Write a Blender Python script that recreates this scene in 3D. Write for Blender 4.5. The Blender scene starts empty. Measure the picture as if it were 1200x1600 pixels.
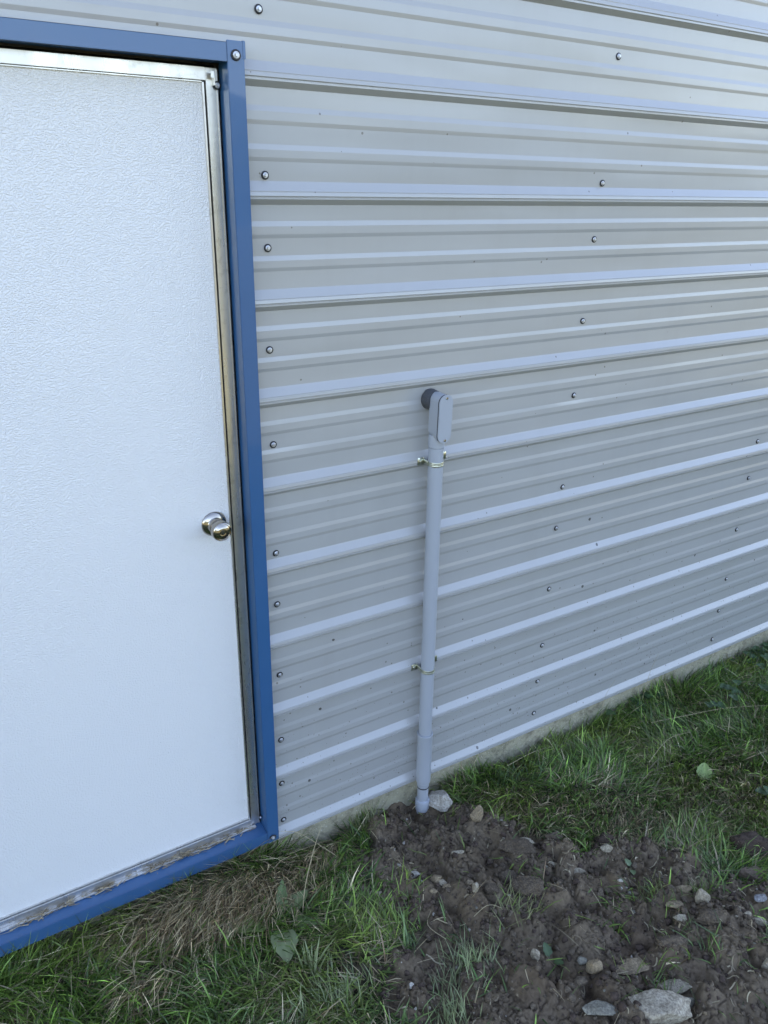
import bpy, math, random
import numpy as np
from mathutils import Vector, Matrix, noise
random.seed(7)
RNG = np.random.default_rng(11)
scene = bpy.context.scene

# ------------------------------------------------------------------ camera
cam_d = bpy.data.cameras.new("camera"); cam = bpy.data.objects.new("camera", cam_d)
scene.collection.objects.link(cam); scene.camera = cam
cam_d.sensor_fit = 'VERTICAL'; cam_d.sensor_height = 36.0; cam_d.lens = 1236.65 / 1600 * 36.0
cam_d.clip_start = 0.05; cam_d.clip_end = 2000
CR = Vector((0.84939723, -0.52710939, 0.02607751))
CU = Vector((0.18803786, 0.34843851, 0.91827685))
CF = Vector((0.49311876, 0.77507825, -0.39507923))
CAM = Vector((-0.73156, -1.71662, 1.85409))
m = Matrix((CR, CU, -CF)).transposed().to_4x4(); m.translation = CAM
cam.matrix_world = m

# ------------------------------------------------------------------ light
SUN_EL, SUN_AZ = math.radians(37), math.radians(35)      # azimuth clockwise from +Y: the sun stands behind the building
world = bpy.data.worlds.new("World"); scene.world = world; world.use_nodes = True
nt = world.node_tree; nt.nodes.clear()
sky = nt.nodes.new('ShaderNodeTexSky'); sky.sky_type = 'NISHITA'; sky.sun_disc = False
sky.sun_elevation = SUN_EL; sky.sun_rotation = SUN_AZ
sky.air_density = 1.0; sky.dust_density = 0.3; sky.ozone_density = 3.0
bg = nt.nodes.new('ShaderNodeBackground'); bg.inputs['Strength'].default_value = 0.10
wo = nt.nodes.new('ShaderNodeOutputWorld')
nt.links.new(sky.outputs[0], bg.inputs['Color']); nt.links.new(bg.outputs[0], wo.inputs['Surface'])
sun_d = bpy.data.lights.new("sun", 'SUN'); sun_d.energy = 4.2; sun_d.angle = math.radians(0.5); sun_d.color = (1.0, 0.94, 0.85)
sun = bpy.data.objects.new("sun", sun_d); scene.collection.objects.link(sun)
sd = Vector((math.sin(SUN_AZ) * math.cos(SUN_EL), math.cos(SUN_AZ) * math.cos(SUN_EL), math.sin(SUN_EL)))
sun.rotation_euler = sd.to_track_quat('Z', 'Y').to_euler()
scene.view_settings.view_transform = 'Standard'; scene.view_settings.look = 'None'
scene.view_settings.gamma = 1.0; scene.view_settings.exposure = 3.05
scene.view_settings.use_white_balance = True; scene.view_settings.white_balance_temperature = 8000; scene.view_settings.white_balance_tint = 21
scene.render.engine = 'CYCLES'
scene.render.resolution_x = 768; scene.render.resolution_y = 1024

# ------------------------------------------------------------------ helpers
def link(o, parent=None):
    scene.collection.objects.link(o)
    if parent is not None: o.parent = parent
    return o
def tag(o, label=None, cat=None, group=None, kind=None):
    if label: o['label'] = label
    if cat: o['category'] = cat
    if group: o['group'] = group
    if kind: o['kind'] = kind
    return o
def empty(name, loc=(0, 0, 0)):
    o = bpy.data.objects.new(name, None); o.location = loc; o.empty_display_size = .05
    return link(o)
def mesh_obj(name, verts, faces, mats, parent=None, smooth=False, fm=None):
    me = bpy.data.meshes.new(name); me.from_pydata([tuple(v) for v in verts], [], faces); me.update()
    for mt in (mats if isinstance(mats, (list, tuple)) else [mats]): me.materials.append(mt)
    if smooth: me.polygons.foreach_set('use_smooth', [True] * len(me.polygons))
    if fm: me.polygons.foreach_set('material_index', fm)
    me.update()
    return link(bpy.data.objects.new(name, me), parent)
def np_mesh(name, V, T, mats, parent=None, smooth=True, cols=None):
    me = bpy.data.meshes.new(name); k = T.shape[1]
    me.vertices.add(len(V)); me.vertices.foreach_set('co', V.astype(np.float32).ravel())
    me.loops.add(T.size); me.loops.foreach_set('vertex_index', T.astype(np.int32).ravel())
    me.polygons.add(len(T)); me.polygons.foreach_set('loop_start', np.arange(0, T.size, k, dtype=np.int32))
    me.polygons.foreach_set('loop_total', np.full(len(T), k, dtype=np.int32))
    me.polygons.foreach_set('use_smooth', np.full(len(T), smooth, dtype=bool))
    if cols is not None:
        for nm, c in cols.items():
            if c.ndim == 1:
                a = me.attributes.new(nm, 'FLOAT', 'POINT'); a.data.foreach_set('value', c.astype(np.float32))
            else:
                a = me.attributes.new(nm, 'FLOAT_COLOR', 'POINT')
                c4 = np.ones((len(V), 4), np.float32); c4[:, :3] = c; a.data.foreach_set('color', c4.ravel())
    for mt in (mats if isinstance(mats, (list, tuple)) else [mats]): me.materials.append(mt)
    me.update(calc_edges=True); me.validate()
    return link(bpy.data.objects.new(name, me), parent)
class MB:
    def __init__(s): s.v = []; s.f = []; s.m = []
    def add(s, v, f, mi=0):
        b = len(s.v); s.v += [tuple(p) for p in v]; s.f += [tuple(b + i for i in q) for q in f]; s.m += [mi] * len(f)
    def box(s, x0, x1, y0, y1, z0, z1, mi=0):
        v = [(x0,y0,z0),(x1,y0,z0),(x1,y1,z0),(x0,y1,z0),(x0,y0,z1),(x1,y0,z1),(x1,y1,z1),(x0,y1,z1)]
        s.add(v, [(0,3,2,1),(4,5,6,7),(0,1,5,4),(1,2,6,5),(2,3,7,6),(3,0,4,7)], mi)
    def prism(s, poly, axis, a, b, mi=0):
        """poly: 2D points; axis 'y': poly=(x,z); axis 'x': poly=(y,z)"""
        n = len(poly)
        P = (lambda p, t: (p[0], t, p[1])) if axis == 'y' else (lambda p, t: (t, p[0], p[1]))
        s.add([P(p, a) for p in poly] + [P(p, b) for p in poly],
              [tuple(range(n)), tuple(range(2*n-1, n-1, -1))] + [(i, n+i, n+(i+1) % n, (i+1) % n) for i in range(n)], mi)
    def lathe(s, prof, org, axis, n=32, mi=0, caps=True):
        """prof: [(r, t)] along axis"""
        ax = Vector(axis).normalized(); u = ax.orthogonal().normalized(); w = ax.cross(u); o = Vector(org)
        v = []; f = []
        for r, t in prof:
            for i in range(n):
                a = 2*math.pi*i/n; v.append(o + ax*t + (u*math.cos(a) + w*math.sin(a))*r)
        for k in range(len(prof)-1):
            for i in range(n):
                f.append((k*n+i, k*n+(i+1) % n, (k+1)*n+(i+1) % n, (k+1)*n+i))
        if caps:
            f.append(tuple(range(n-1, -1, -1))); f.append(tuple((len(prof)-1)*n+i for i in range(n)))
        s.add(v, f, mi)
    def xf(s, fn): s.v = [tuple(fn(*p)) for p in s.v]; return s
    def build(s, name, mats, parent=None, bevel=0, smooth=False, seg=2, angle=35):
        import bmesh
        o = mesh_obj(name, s.v, s.f, mats, parent, smooth, s.m)
        bm = bmesh.new(); bm.from_mesh(o.data); bmesh.ops.recalc_face_normals(bm, faces=bm.faces)
        if bevel:
            ed = [e for e in bm.edges if len(e.link_faces) == 2 and e.calc_face_angle(0) > math.radians(angle)]
            bmesh.ops.bevel(bm, geom=ed, offset=bevel, segments=seg, affect='EDGES', clamp_overlap=True)
        if smooth or bevel:
            for f in bm.faces: f.smooth = True
            for e in bm.edges:
                if len(e.link_faces) == 2 and e.calc_face_angle(0) > math.radians(50 if bevel else 30): e.smooth = False
        bm.to_mesh(o.data); bm.free()
        return o

# ------------------------------------------------------------------ materials
class N:
    def __init__(s, name):
        s.m = bpy.data.materials.new(name); s.m.use_nodes = True; s.t = s.m.node_tree; s.p = s.t.nodes['Principled BSDF']
        s._co = None
    def new(s, typ, **kw):
        n = s.t.nodes.new(typ)
        for k, v in kw.items():
            if k in n.inputs.keys() if hasattr(n.inputs, 'keys') else False: n.inputs[k].default_value = v
            else: setattr(n, k, v)
        return n
    def ln(s, a, b): s.t.links.new(a, b)
    def co(s, scale=(1, 1, 1)):
        tc = s.new('ShaderNodeTexCoord'); mp = s.new('ShaderNodeMapping'); mp.inputs['Scale'].default_value = scale
        s.ln(tc.outputs['Object'], mp.inputs[0]); return mp.outputs[0]
    def noise(s, scale, detail=4, rough=.55, vec=None, dist=0):
        n = s.new('ShaderNodeTexNoise'); n.inputs['Scale'].default_value = scale; n.inputs['Detail'].default_value = detail
        n.inputs['Roughness'].default_value = rough; n.inputs['Distortion'].default_value = dist
        s.ln(vec if vec is not None else s.co(), n.inputs['Vector']); return n.outputs['Fac']
    def voro(s, scale, vec=None, feature='F1', rnd=1.0):
        n = s.new('ShaderNodeTexVoronoi'); n.feature = feature; n.inputs['Scale'].default_value = scale
        n.inputs['Randomness'].default_value = rnd
        s.ln(vec if vec is not None else s.co(), n.inputs['Vector']); return n
    def ramp(s, fac, stops, interp='LINEAR'):
        r = s.new('ShaderNodeValToRGB'); r.color_ramp.interpolation = interp
        e = r.color_ramp.elements
        while len(e) < len(stops): e.new(.5)
        for i, (p, c) in enumerate(stops):
            e[i].position = p
            c = (c, c, c) if isinstance(c, (int, float)) else c
            e[i].color = (*c, 1)
        s.ln(fac, r.inputs[0]); return r.outputs[0]
    def mix(s, fac, a, b, mode='MIX'):
        n = s.new('ShaderNodeMix'); n.data_type = 'RGBA'; n.blend_type = mode
        for i, x in ((0, fac), (6, a), (7, b)):
            if isinstance(x, (int, float)): n.inputs[i].default_value = x if i == 0 else (x, x, x, 1)
            elif isinstance(x, tuple): n.inputs[i].default_value = (*x, 1)
            else: s.ln(x, n.inputs[i])
        return n.outputs[2]
    def math(s, op, a, b=0., clamp=False):
        n = s.new('ShaderNodeMath'); n.operation = op; n.use_clamp = clamp
        for i, x in ((0, a), (1, b)):
            if isinstance(x, (int, float)): n.inputs[i].default_value = x
            else: s.ln(x, n.inputs[i])
        return n.outputs[0]
    def attr(s, name):
        n = s.new('ShaderNodeAttribute'); n.attribute_name = name; return n
    def bump(s, h, strength, dist, nrm=None):
        b = s.new('ShaderNodeBump'); b.inputs['Strength'].default_value = strength; b.inputs['Distance'].default_value = dist
        s.ln(h, b.inputs['Height'])
        if nrm is not None: s.ln(nrm, b.inputs['Normal'])
        return b.outputs[0]
    def done(s, col=None, rough=None, metal=None, nrm=None, spec=None, coat=None):
        for key, x in (('Base Color', col), ('Roughness', rough), ('Metallic', metal), ('Specular IOR Level', spec), ('Coat Weight', coat)):
            if x is None: continue
            if isinstance(x, (int, float)): s.p.inputs[key].default_value = x
            elif isinstance(x, tuple): s.p.inputs[key].default_value = (*x, 1)
            else: s.ln(x, s.p.inputs[key])
        if nrm is not None: s.ln(nrm, s.p.inputs['Normal'])
        return s.m

def specks(n, dens_lo, dens_hi, z_lo, z_hi, scale=55, size=.16):
    """mask of small dirt specks, more of them where mud splashes up (low on the wall)"""
    vec = n.co((1, .3, 1.0))
    warp = n.noise(90, 2, .5, vec)
    v = n.voro(scale, vec)
    sep = n.new('ShaderNodeSeparateXYZ'); n.ln(n.new('ShaderNodeTexCoord').outputs['Object'], sep.inputs[0])
    mr = n.new('ShaderNodeMapRange'); n.ln(sep.outputs['Z'], mr.inputs['Value'])
    mr.inputs['From Min'].default_value = z_lo; mr.inputs['From Max'].default_value = z_hi
    mr.inputs['To Min'].default_value = dens_lo; mr.inputs['To Max'].default_value = dens_hi
    sc = n.new('ShaderNodeSeparateColor'); n.ln(v.outputs['Color'], sc.inputs[0])
    keep = n.math('LESS_THAN', sc.outputs[0], mr.outputs[0])
    rad = n.math('MULTIPLY', n.math('MULTIPLY', sc.outputs[1], sc.outputs[1]), size)
    dd = n.math('ADD', v.outputs['Distance'], n.math('MULTIPLY', n.math('SUBTRACT', warp, .5), .12))
    return n.math('MULTIPLY', keep, n.math('LESS_THAN', dd, rad))

# painted steel siding
n = N('siding_paint')
streak = n.noise(1.2, 4, .6, n.co((.25, 1, 3)))
fine = n.noise(6, 5, .6)
c = n.mix(n.ramp(streak, [(.3, 0.), (.7, 1.)]), (.33, .33, .315), (.355, .355, .34))
c = n.mix(n.math('MULTIPLY', n.ramp(fine, [(.3, 0.), (.8, 1.)]), .12), c, (.30, .295, .275))
c = n.mix(n.math('MULTIPLY', specks(n, .8, .05, .0, .75), .75), c, (.11, .09, .07))
c = n.mix(n.math('MULTIPLY', specks(n, .9, .0, -.05, .45, 120, .2), .6), c, (.13, .105, .08))
stv = n.ramp(n.noise(9, 4, .65, n.co((1, 1, .06))), [(.5, 0.), (.75, 1.)])
c = n.mix(n.math('MULTIPLY', stv, .10), c, (.22, .21, .18))
c = n.mix(n.math('MULTIPLY', specks(n, .5, .012, .1, 1.0, 21, .11), .9), c, (.05, .045, .04))
dent = n.noise(2.2, 2, .4, n.co((.55, 1, 2.6)))
b = n.bump(dent, .8, .014)
b = n.bump(n.noise(900, 2, .5), .08, .0005, b)
n.p.inputs['Coat Roughness'].default_value = .14
SIDING = n.done(c, n.ramp(fine, [(.2, .29), (.9, .33)]), 0, b, .6, .6)
# blue trim
n = N('blue_trim_paint')
f = n.noise(9, 4, .6)
c = n.mix(f, (.013, .086, .195), (.019, .098, .22))
c = n.mix(n.math('MULTIPLY', specks(n, .7, .02, -.02, .25, 70, .18), .7), c, (.16, .14, .11))
dustn = n.noise(35, 5, .7, n.co((1, 1, 1)))
sepz = n.new('ShaderNodeSeparateXYZ'); n.ln(n.new('ShaderNodeTexCoord').outputs['Object'], sepz.inputs[0])
low = n.ramp(n.math('ADD', n.math('MULTIPLY', sepz.outputs['Z'], 4.), .1), [(0., 1.), (.35, 0.)])
c = n.mix(n.math('MULTIPLY', n.math('MULTIPLY', low, n.ramp(dustn, [(.42, 0.), (.7, 1.)])), .2), c, (.14, .13, .11))
TRIM = n.done(c, n.ramp(f, [(.3, .28), (.7, .38)]), 0, n.bump(n.noise(3, 2, .5), .25, .004), .5, .4)
# stippled white door skin
n = N('white_door_skin')
st = n.noise(300, 1.5, .5, n.co((.85, 1, 1.1)), .0)
c = n.mix(n.math('MULTIPLY', n.noise(2.5, 4, .6), .5), (.745, .73, .70), (.68, .675, .655))
c = n.mix(n.math('MULTIPLY', specks(n, .75, .10, .05, 1.1, 60, .17), .7), c, (.2, .17, .14))
c = n.mix(n.math('MULTIPLY', specks(n, .55, .04, .1, 1.4, 26, .10), .9), c, (.06, .05, .05))
DOOR = n.done(c, .42, 0, n.bump(n.ramp(st, [(.38, 0.), (.60, 1.)]), .65, .0019), .5)
# raw aluminium
n = N('mill_aluminium')
v = n.co((1, 1, 1))
g = n.noise(14, 4, .6, n.co((1, 1, .15)))
c = n.mix(g, (.70, .68, .64), (.60, .59, .56))
c = n.mix(n.math('MULTIPLY', n.ramp(n.noise(40, 4, .7), [(.55, 0.), (.75, 1.)]), .5), c, (.30, .28, .25))
ALU = n.done(c, n.ramp(g, [(.3, .22), (.7, .36)]), .9, n.bump(n.noise(60, 3, .5, n.co((.2, 1, 1))), .2, .0008))
n = N('dark_gap'); DARK = n.done((.012, .012, .013), .8)
n = N('black_rubber'); RUBBER = n.done((.015, .015, .017), .6)
n = N('screw_metal'); SCREW = n.done((.55, .56, .57), .40, .85)
n = N('aged_brass_nickel'); KNOB = n.done(n.mix(n.noise(60, 3, .6), (.44, .39, .33), (.36, .32, .27)), .16, 1.0)
n = N('zinc_yellow'); ZINC = n.done(n.mix(n.noise(80, 3, .6), (.62, .60, .42), (.45, .50, .48)), .28, .95)
# grey pvc
n = N('grey_pvc')
c = n.mix(n.noise(12, 4, .6, n.co((1, 1, .3))), (.30, .325, .35), (.335, .36, .385))
c = n.mix(n.math('MULTIPLY', n.ramp(n.noise(30, 5, .7), [(.55, 0.), (.8, 1.)]), .25), c, (.32, .33, .35))
PVC = n.done(c, .38, 0, n.bump(n.noise(200, 3, .5), .1, .0006), .5)
n = N('duct_putty'); PUTTY = n.done(n.mix(n.noise(120, 3, .6), (.045, .048, .052), (.075, .078, .082)), .8, 0, n.bump(n.noise(220, 4, .7), .8, .003))
# concrete
n = N('foundation_concrete')
a = n.noise(5, 6, .65); bb = n.noise(60, 6, .7)
c = n.mix(n.ramp(a, [(.3, 0.), (.7, 1.)]), (.27, .25, .16), (.40, .36, .25))
c = n.mix(n.math('MULTIPLY', n.ramp(bb, [(.48, 0.), (.7, 1.)]), .55), c, (.17, .16, .12))
vv = n.voro(95); c = n.mix(n.ramp(vv.outputs['Distance'], [(.1, .7), (.28, 0.)]), c, (.52, .48, .40))
c = n.mix(n.math('MULTIPLY', n.ramp(n.noise(16, 6, .75), [(.5, 0.), (.62, 1.)]), .7), c, (.15, .125, .08))
CONC = n.done(c, .9, 0, n.bump(n.mix(.5, bb, vv.outputs['Distance']), .8, .006))
n = N('roof_steel'); ROOF = n.done(n.mix(n.noise(3, 3, .5), (.03, .12, .28), (.035, .13, .30)), .4)
# attribute coloured vegetation
def veg(name, rough=.42, trans=.25, bs=80):
    n = N(name); at = n.attr('col')
    c = n.mix(n.math('MULTIPLY', n.noise(bs, 3, .6), .5), at.outputs['Color'], (.10, .11, .05), 'MIX')
    c = n.mix(.35, at.outputs['Color'], c)
    n.done(c, rough, 0, None, .5)
    tr = n.new('ShaderNodeBsdfTranslucent'); n.ln(c, tr.inputs[0])
    ms = n.new('ShaderNodeMixShader'); ms.inputs[0].default_value = trans
    out = n.t.nodes['Material Output']
    n.ln(n.p.outputs[0], ms.inputs[1]); n.ln(tr.outputs[0], ms.inputs[2]); n.ln(ms.outputs[0], out.inputs[0])
    return n.m
GRASS = veg('grass_blades'); LEAF = veg('broad_leaf', .45, .2, 40); STRAW = veg('dry_straw', .6, .15)
# ground
n = N('ground_soil')
soil = n.attr('soil').outputs['Fac']; turf = n.attr('turf').outputs['Fac']
a = n.noise(7, 5, .6); bb = n.noise(90, 6, .7); cc = n.noise(420, 4, .7)
c = n.mix(n.ramp(a, [(.35, 0.), (.65, 1.)]), (.128, .090, .055), (.195, .146, .096))
c = n.mix(n.math('MULTIPLY', n.ramp(bb, [(.45, 0.), (.7, 1.)]), .6), c, (.062, .043, .028))
c = n.mix(n.math('MULTIPLY', n.ramp(n.noise(3.1, 3, .5), [(.52, 0.), (.66, 1.)]), .4), c, (.105, .066, .045))
vv = n.voro(170); sc = n.new('ShaderNodeSeparateColor'); n.ln(vv.outputs['Color'], sc.inputs[0])
sp = n.math('MULTIPLY', n.math('LESS_THAN', sc.outputs[0], .05), n.math('LESS_THAN', vv.outputs['Distance'], n.math('MULTIPLY', sc.outputs[1], .32)))
c = n.mix(n.math('MULTIPLY', sp, .8), c, (.27, .23, .18))
th = n.noise(60, 4, .7, n.co((1, .4, 1)))
under = n.mix(n.ramp(th, [(.4, 0.), (.65, 1.)]), (.030, .030, .017), (.11, .092, .055))
far = n.mix(n.noise(2.2, 5, .7), (.06, .072, .034), (.10, .10, .058))
c = n.mix(soil, under, c)
c = n.mix(turf, c, far)
h = n.mix(.5, bb, cc)
SOIL = n.done(c, .92, 0, n.bump(h, .9, .006), .2)
def stone_mat(name, c1, c2, c3, rough=.85, sc=30):
    n = N(name)
    oi = n.new('ShaderNodeObjectInfo')
    co = n.new('ShaderNodeTexCoord'); ad = n.new('ShaderNodeVectorMath'); ad.operation = 'ADD'
    cx = n.new('ShaderNodeCombineXYZ')
    for i in range(3): n.ln(n.math('MULTIPLY', oi.outputs['Random'], 37.7 + i * 11), cx.inputs[i])
    n.ln(co.outputs['Object'], ad.inputs[0]); n.ln(cx.outputs[0], ad.inputs[1])
    a = n.noise(sc, 6, .65, ad.outputs[0]); b = n.noise(sc * 6, 5, .7, ad.outputs[0])
    c = n.mix(n.ramp(a, [(.35, 0.), (.65, 1.)]), c1, c2)
    c = n.mix(n.math('MULTIPLY', n.ramp(b, [(.36, 0.), (.60, 1.)]), .75), c, c3)
    c = n.mix(1.0, c, n.ramp(oi.outputs['Random'], [(0., .82), (1., 1.12)]), 'MULTIPLY')
    return n.done(c, rough, 0, n.bump(n.mix(.5, a, b), .7, .004), .3)
SM = dict(W=stone_mat('white_stone', (.42, .39, .32), (.58, .545, .47), (.19, .15, .11)),
          P=stone_mat('pale_stone', (.34, .29, .205), (.48, .415, .30), (.14, .105, .07)),
          T=stone_mat('tan_stone', (.29, .21, .12), (.40, .305, .19), (.10, .075, .05)),
          K=stone_mat('pink_stone', (.27, .215, .17), (.31, .26, .21), (.15, .11, .085)),
          G=stone_mat('grey_stone', (.25, .225, .165), (.36, .33, .25), (.09, .085, .07)),
          B=stone_mat('bluish_stone', (.29, .30, .30), (.40, .41, .41), (.14, .12, .11)),
          O=stone_mat('brown_stone', (.13, .088, .06), (.19, .135, .095), (.07, .05, .035)),
          L=stone_mat('limestone', (.47, .405, .29), (.66, .58, .44), (.13, .095, .065), .9, 22),
          R=stone_mat('reddish_earth', (.075, .050, .036), (.105, .072, .052), (.035, .023, .017), .95, 40),
          D=stone_mat('clod_earth', (.122, .086, .054), (.185, .140, .094), (.036, .028, .022), .95, 40))
CRUMB = SM['D']

# ------------------------------------------------------------------ numpy noise
def vnoise(x, y, scale, seed=0):
    r = np.random.default_rng(seed).random((256, 256)); x = x * scale; y = y * scale
    xi = np.floor(x).astype(int); yi = np.floor(y).astype(int); fx = x - xi; fy = y - yi
    fx = fx*fx*(3-2*fx); fy = fy*fy*(3-2*fy)
    g = lambda a, b: r[a % 256, b % 256]
    return (g(xi, yi)*(1-fx) + g(xi+1, yi)*fx)*(1-fy) + (g(xi, yi+1)*(1-fx) + g(xi+1, yi+1)*fx)*fy
def fbm(x, y, scale, oct=4, seed=0):
    o = 0; a = 1; t = 0
    for i in range(oct): o = o + a*vnoise(x, y, scale*2**i, seed+i*17); t += a; a *= .5
    return o/t
def inpoly(x, y, P):
    c = np.zeros(x.shape, bool); n = len(P)
    for i in range(n):
        x0, y0 = P[i]; x1, y1 = P[(i+1) % n]
        if y0 == y1: continue
        k = ((y0 > y) != (y1 > y)) & (x < (x1-x0)*(y-y0)/(y1-y0)+x0); c ^= k
    return c
def polydist(x, y, P):
    d = np.full(x.shape, 1e9); n = len(P)
    for i in range(n):
        ax, ay = P[i]; bx, by = P[(i+1) % n]; vx, vy = bx-ax, by-ay
        t = np.clip(((x-ax)*vx+(y-ay)*vy)/(vx*vx+vy*vy), 0, 1)
        d = np.minimum(d, np.hypot(x-ax-t*vx, y-ay-t*vy))
    return np.where(inpoly(x, y, P), d, -d)

# ================================================================== SETTING: ground
SOILP = [(.404,.03),(.304,-.026),(.229,-.134),(.177,-.242),(.18,-.347),(.264,-.422),(.177,-.487),(.08,-.474),(.021,-.603),
         (.124,-.739),(.335,-.97),(.868,-1.29),(1.8,-1.5),(1.75,-1.02),(1.365,-.92),(1.249,-.862),(1.139,-.783),(1.143,-.611),(1.076,-.51),
         (.961,-.505),(.907,-.473),(.818,-.359),(.745,-.251),(.669,-.14),(.61,-.05),(.58,.03)]
def soil_mask(x, y):
    d = polydist(x, y, SOILP) + (fbm(x, y, 14, 3, 5)-.5)*.16
    return np.clip(d/.05+.5, 0, 1)
def axis(segs):
    out = []
    for a, b, s in segs: out.append(np.arange(a, b, s))
    return np.concatenate(out)
gx = np.concatenate([-np.geomspace(400, 2.2, 26), axis([(-2.1, -.9, .03), (-.9, 0., .009), (0., 1.75, .0036), (1.75, 3.2, .012), (3.2, 6, .1)]), np.geomspace(6.1, 400, 26)])
gy = np.concatenate([-np.geomspace(400, 3.2, 26), axis([(-3.1, -1.6, .04), (-1.6, -1.2, .012), (-1.2, .03, .0036), (.03, .4, .06)]), np.geomspace(.5, 400, 22)])
GX, GY = np.meshgrid(gx, gy, indexing='ij')
def base_h(x, y):
    near = np.exp(-(np.clip(np.hypot(x-.8, y+.6)-2.0, 0, None)/2)**2)
    lowstrip = .012*np.clip((x-.12)/.1, 0, 1)*np.exp(-(y/.07)**2)
    h = -.145 + (fbm(x, y, 3.2, 3, 31)-.5)*.035*near + .03*np.clip(-y-.05, 0, 1)*0
    h += .062*np.clip((.02-x)/.12, 0, 1)*np.exp(-(np.clip(-y, 0, 9)/.16)**2)*near                     # the turf banks up a little under the door sill
    h -= .03*np.exp(-((x-.5)**2+(y+.04)**2)/.012)                # dip where the conduit goes in
    return h-lowstrip
H = base_h(GX, GY)
M = soil_mask(GX, GY)
L = np.zeros_like(H)
# overlapping rounded clods raised on the dug earth
lr = np.random.default_rng(5)
cand = 3600
lx = lr.uniform(-.05, 1.75, cand); ly = lr.uniform(-1.45, .03, cand)
rad = np.exp(lr.normal(math.log(.016), .66, cand)).clip(.005, .08)
smooth_zone = fbm(lx, ly, 5.5, 2, 77)
for x, y, r, s_ in zip(lx, ly, rad, smooth_zone):
    if s_ > .46 and r < .04: continue
    hh = min(r, .05)*lr.uniform(.35, .95); e = lr.uniform(.7, 1.3); th = lr.uniform(0, math.pi); tx, ty = lr.normal(0, .25, 2)
    i0, i1 = np.searchsorted(gx, [x-r*1.5, x+r*1.5]); j0, j1 = np.searchsorted(gy, [y-r*1.5, y+r*1.5])
    if i1 <= i0 or j1 <= j0: continue
    X = GX[i0:i1, j0:j1]-x; Y = GY[i0:i1, j0:j1]-y
    u = (X*math.cos(th)+Y*math.sin(th))/e; v = (-X*math.sin(th)+Y*math.cos(th))*e
    q = .45*np.hypot(u, v)/r+.62*np.maximum(np.maximum(abs(u), abs(v)), (abs(u+v)+.2*abs(u-v))*.66)/r
    q = q*(1+.30*(vnoise(GX[i0:i1, j0:j1], GY[i0:i1, j0:j1], 1.6/r, 3)-.5))
    dome = hh*np.clip(1-q**3.2, 0, 1)**.42*(1+tx*u/r+ty*v/r)
    L[i0:i1, j0:j1] = np.maximum(L[i0:i1, j0:j1], dome)
# broad patted lumps with cracks between
big = np.clip(fbm(GX, GY, 9, 3, 41)-.42, 0, 1)*.10
crack = np.abs(fbm(GX, GY, 16, 3, 61)-.5); crack2 = np.abs(fbm(GX, GY, 34, 3, 63)-.5)
L = L*.9 + big - .012*np.exp(-(crack/.012)**2) - .006*np.exp(-(crack2/.016)**2) + (fbm(GX, GY, 70, 3, 8)-.5)*.010 + (fbm(GX, GY, 150, 2, 9)-.5)*.006
DET = (GX > -.3) & (GX < 2.4) & (GY > -1.7)
H = H + np.where(DET, M*L, 0) + np.where(DET, (1-M)*(fbm(GX, GY, 25, 3, 12)-.5)*.02, 0)
far = np.clip((np.maximum(np.maximum(-1.6-GX, GX-3.6), np.maximum(-2.4-GY, 0)))/.6, 0, 1)
nx_, ny_ = GX.shape
idx = np.arange(nx_*ny_).reshape(nx_, ny_)
Q = np.stack([idx[:-1, :-1], idx[1:, :-1], idx[1:, 1:], idx[:-1, 1:]], -1).reshape(-1, 4)
ground = np_mesh('ground', np.stack([GX, GY, H], -1).reshape(-1, 3), Q, SOIL, None, True, {'soil': M.ravel(), 'turf': far.ravel()})
tag(ground, 'dark dug earth and mown turf in front of the metal building', None, None, 'structure')
def gh(x, y):
    """height of the ground mesh at arrays x, y (bilinear)"""
    x = np.atleast_1d(np.asarray(x, float)); y = np.atleast_1d(np.asarray(y, float))
    i = np.clip(np.searchsorted(gx, x)-1, 0, nx_-2); j = np.clip(np.searchsorted(gy, y)-1, 0, ny_-2)
    fx = (x-gx[i])/(gx[i+1]-gx[i]); fy = (y-gy[j])/(gy[j+1]-gy[j])
    return (H[i, j]*(1-fx)+H[i+1, j]*fx)*(1-fy)+(H[i, j+1]*(1-fx)+H[i+1, j+1]*fx)*fy

# unseen wood added behind the camera so the wall mirrors a dark greenish horizon
tr_ = np.random.default_rng(3); Vt = []; Tt = []; bt = 0
for i in range(150):
    x = -75+i*1.05+tr_.normal(0, .6); y = -34+tr_.normal(0, 2)-.003*x*x*.3; hh = 2.6+2.5*float(fbm(np.array([x]), np.array([0.]), .07, 3, 9)[0])+tr_.normal(0, .8)
    n = 260; d = tr_.normal(0, 1, (n, 3)); d /= np.linalg.norm(d, axis=1)[:, None]; rr_ = tr_.uniform(.5, 1, n)[:, None]
    c = np.array([x, y, hh*.52])+d*rr_*np.array([2.6, 2.6, hh*.48]); c += tr_.normal(0, .25, (n, 3))
    a = tr_.normal(0, .55, (n, 3)); b = tr_.normal(0, .55, (n, 3))
    Vt.append(np.stack([c-a, c+b, c+a, c-b], 1).reshape(-1, 3)); Tt.append(np.arange(n*4).reshape(n, 4)+bt); bt += n*4
Vt = np.concatenate(Vt); g_ = tr_.uniform(.7, 1.3, (len(Vt)//4, 1))
wood = np_mesh('added_woodland', Vt, np.concatenate(Tt), LEAF, None, False, {'col': np.repeat(np.array([[.06, .08, .04]])*g_, 4, 0)})
tag(wood, 'far green wood beyond the lawn, behind the photographer', 'wood', None, 'stuff')

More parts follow.
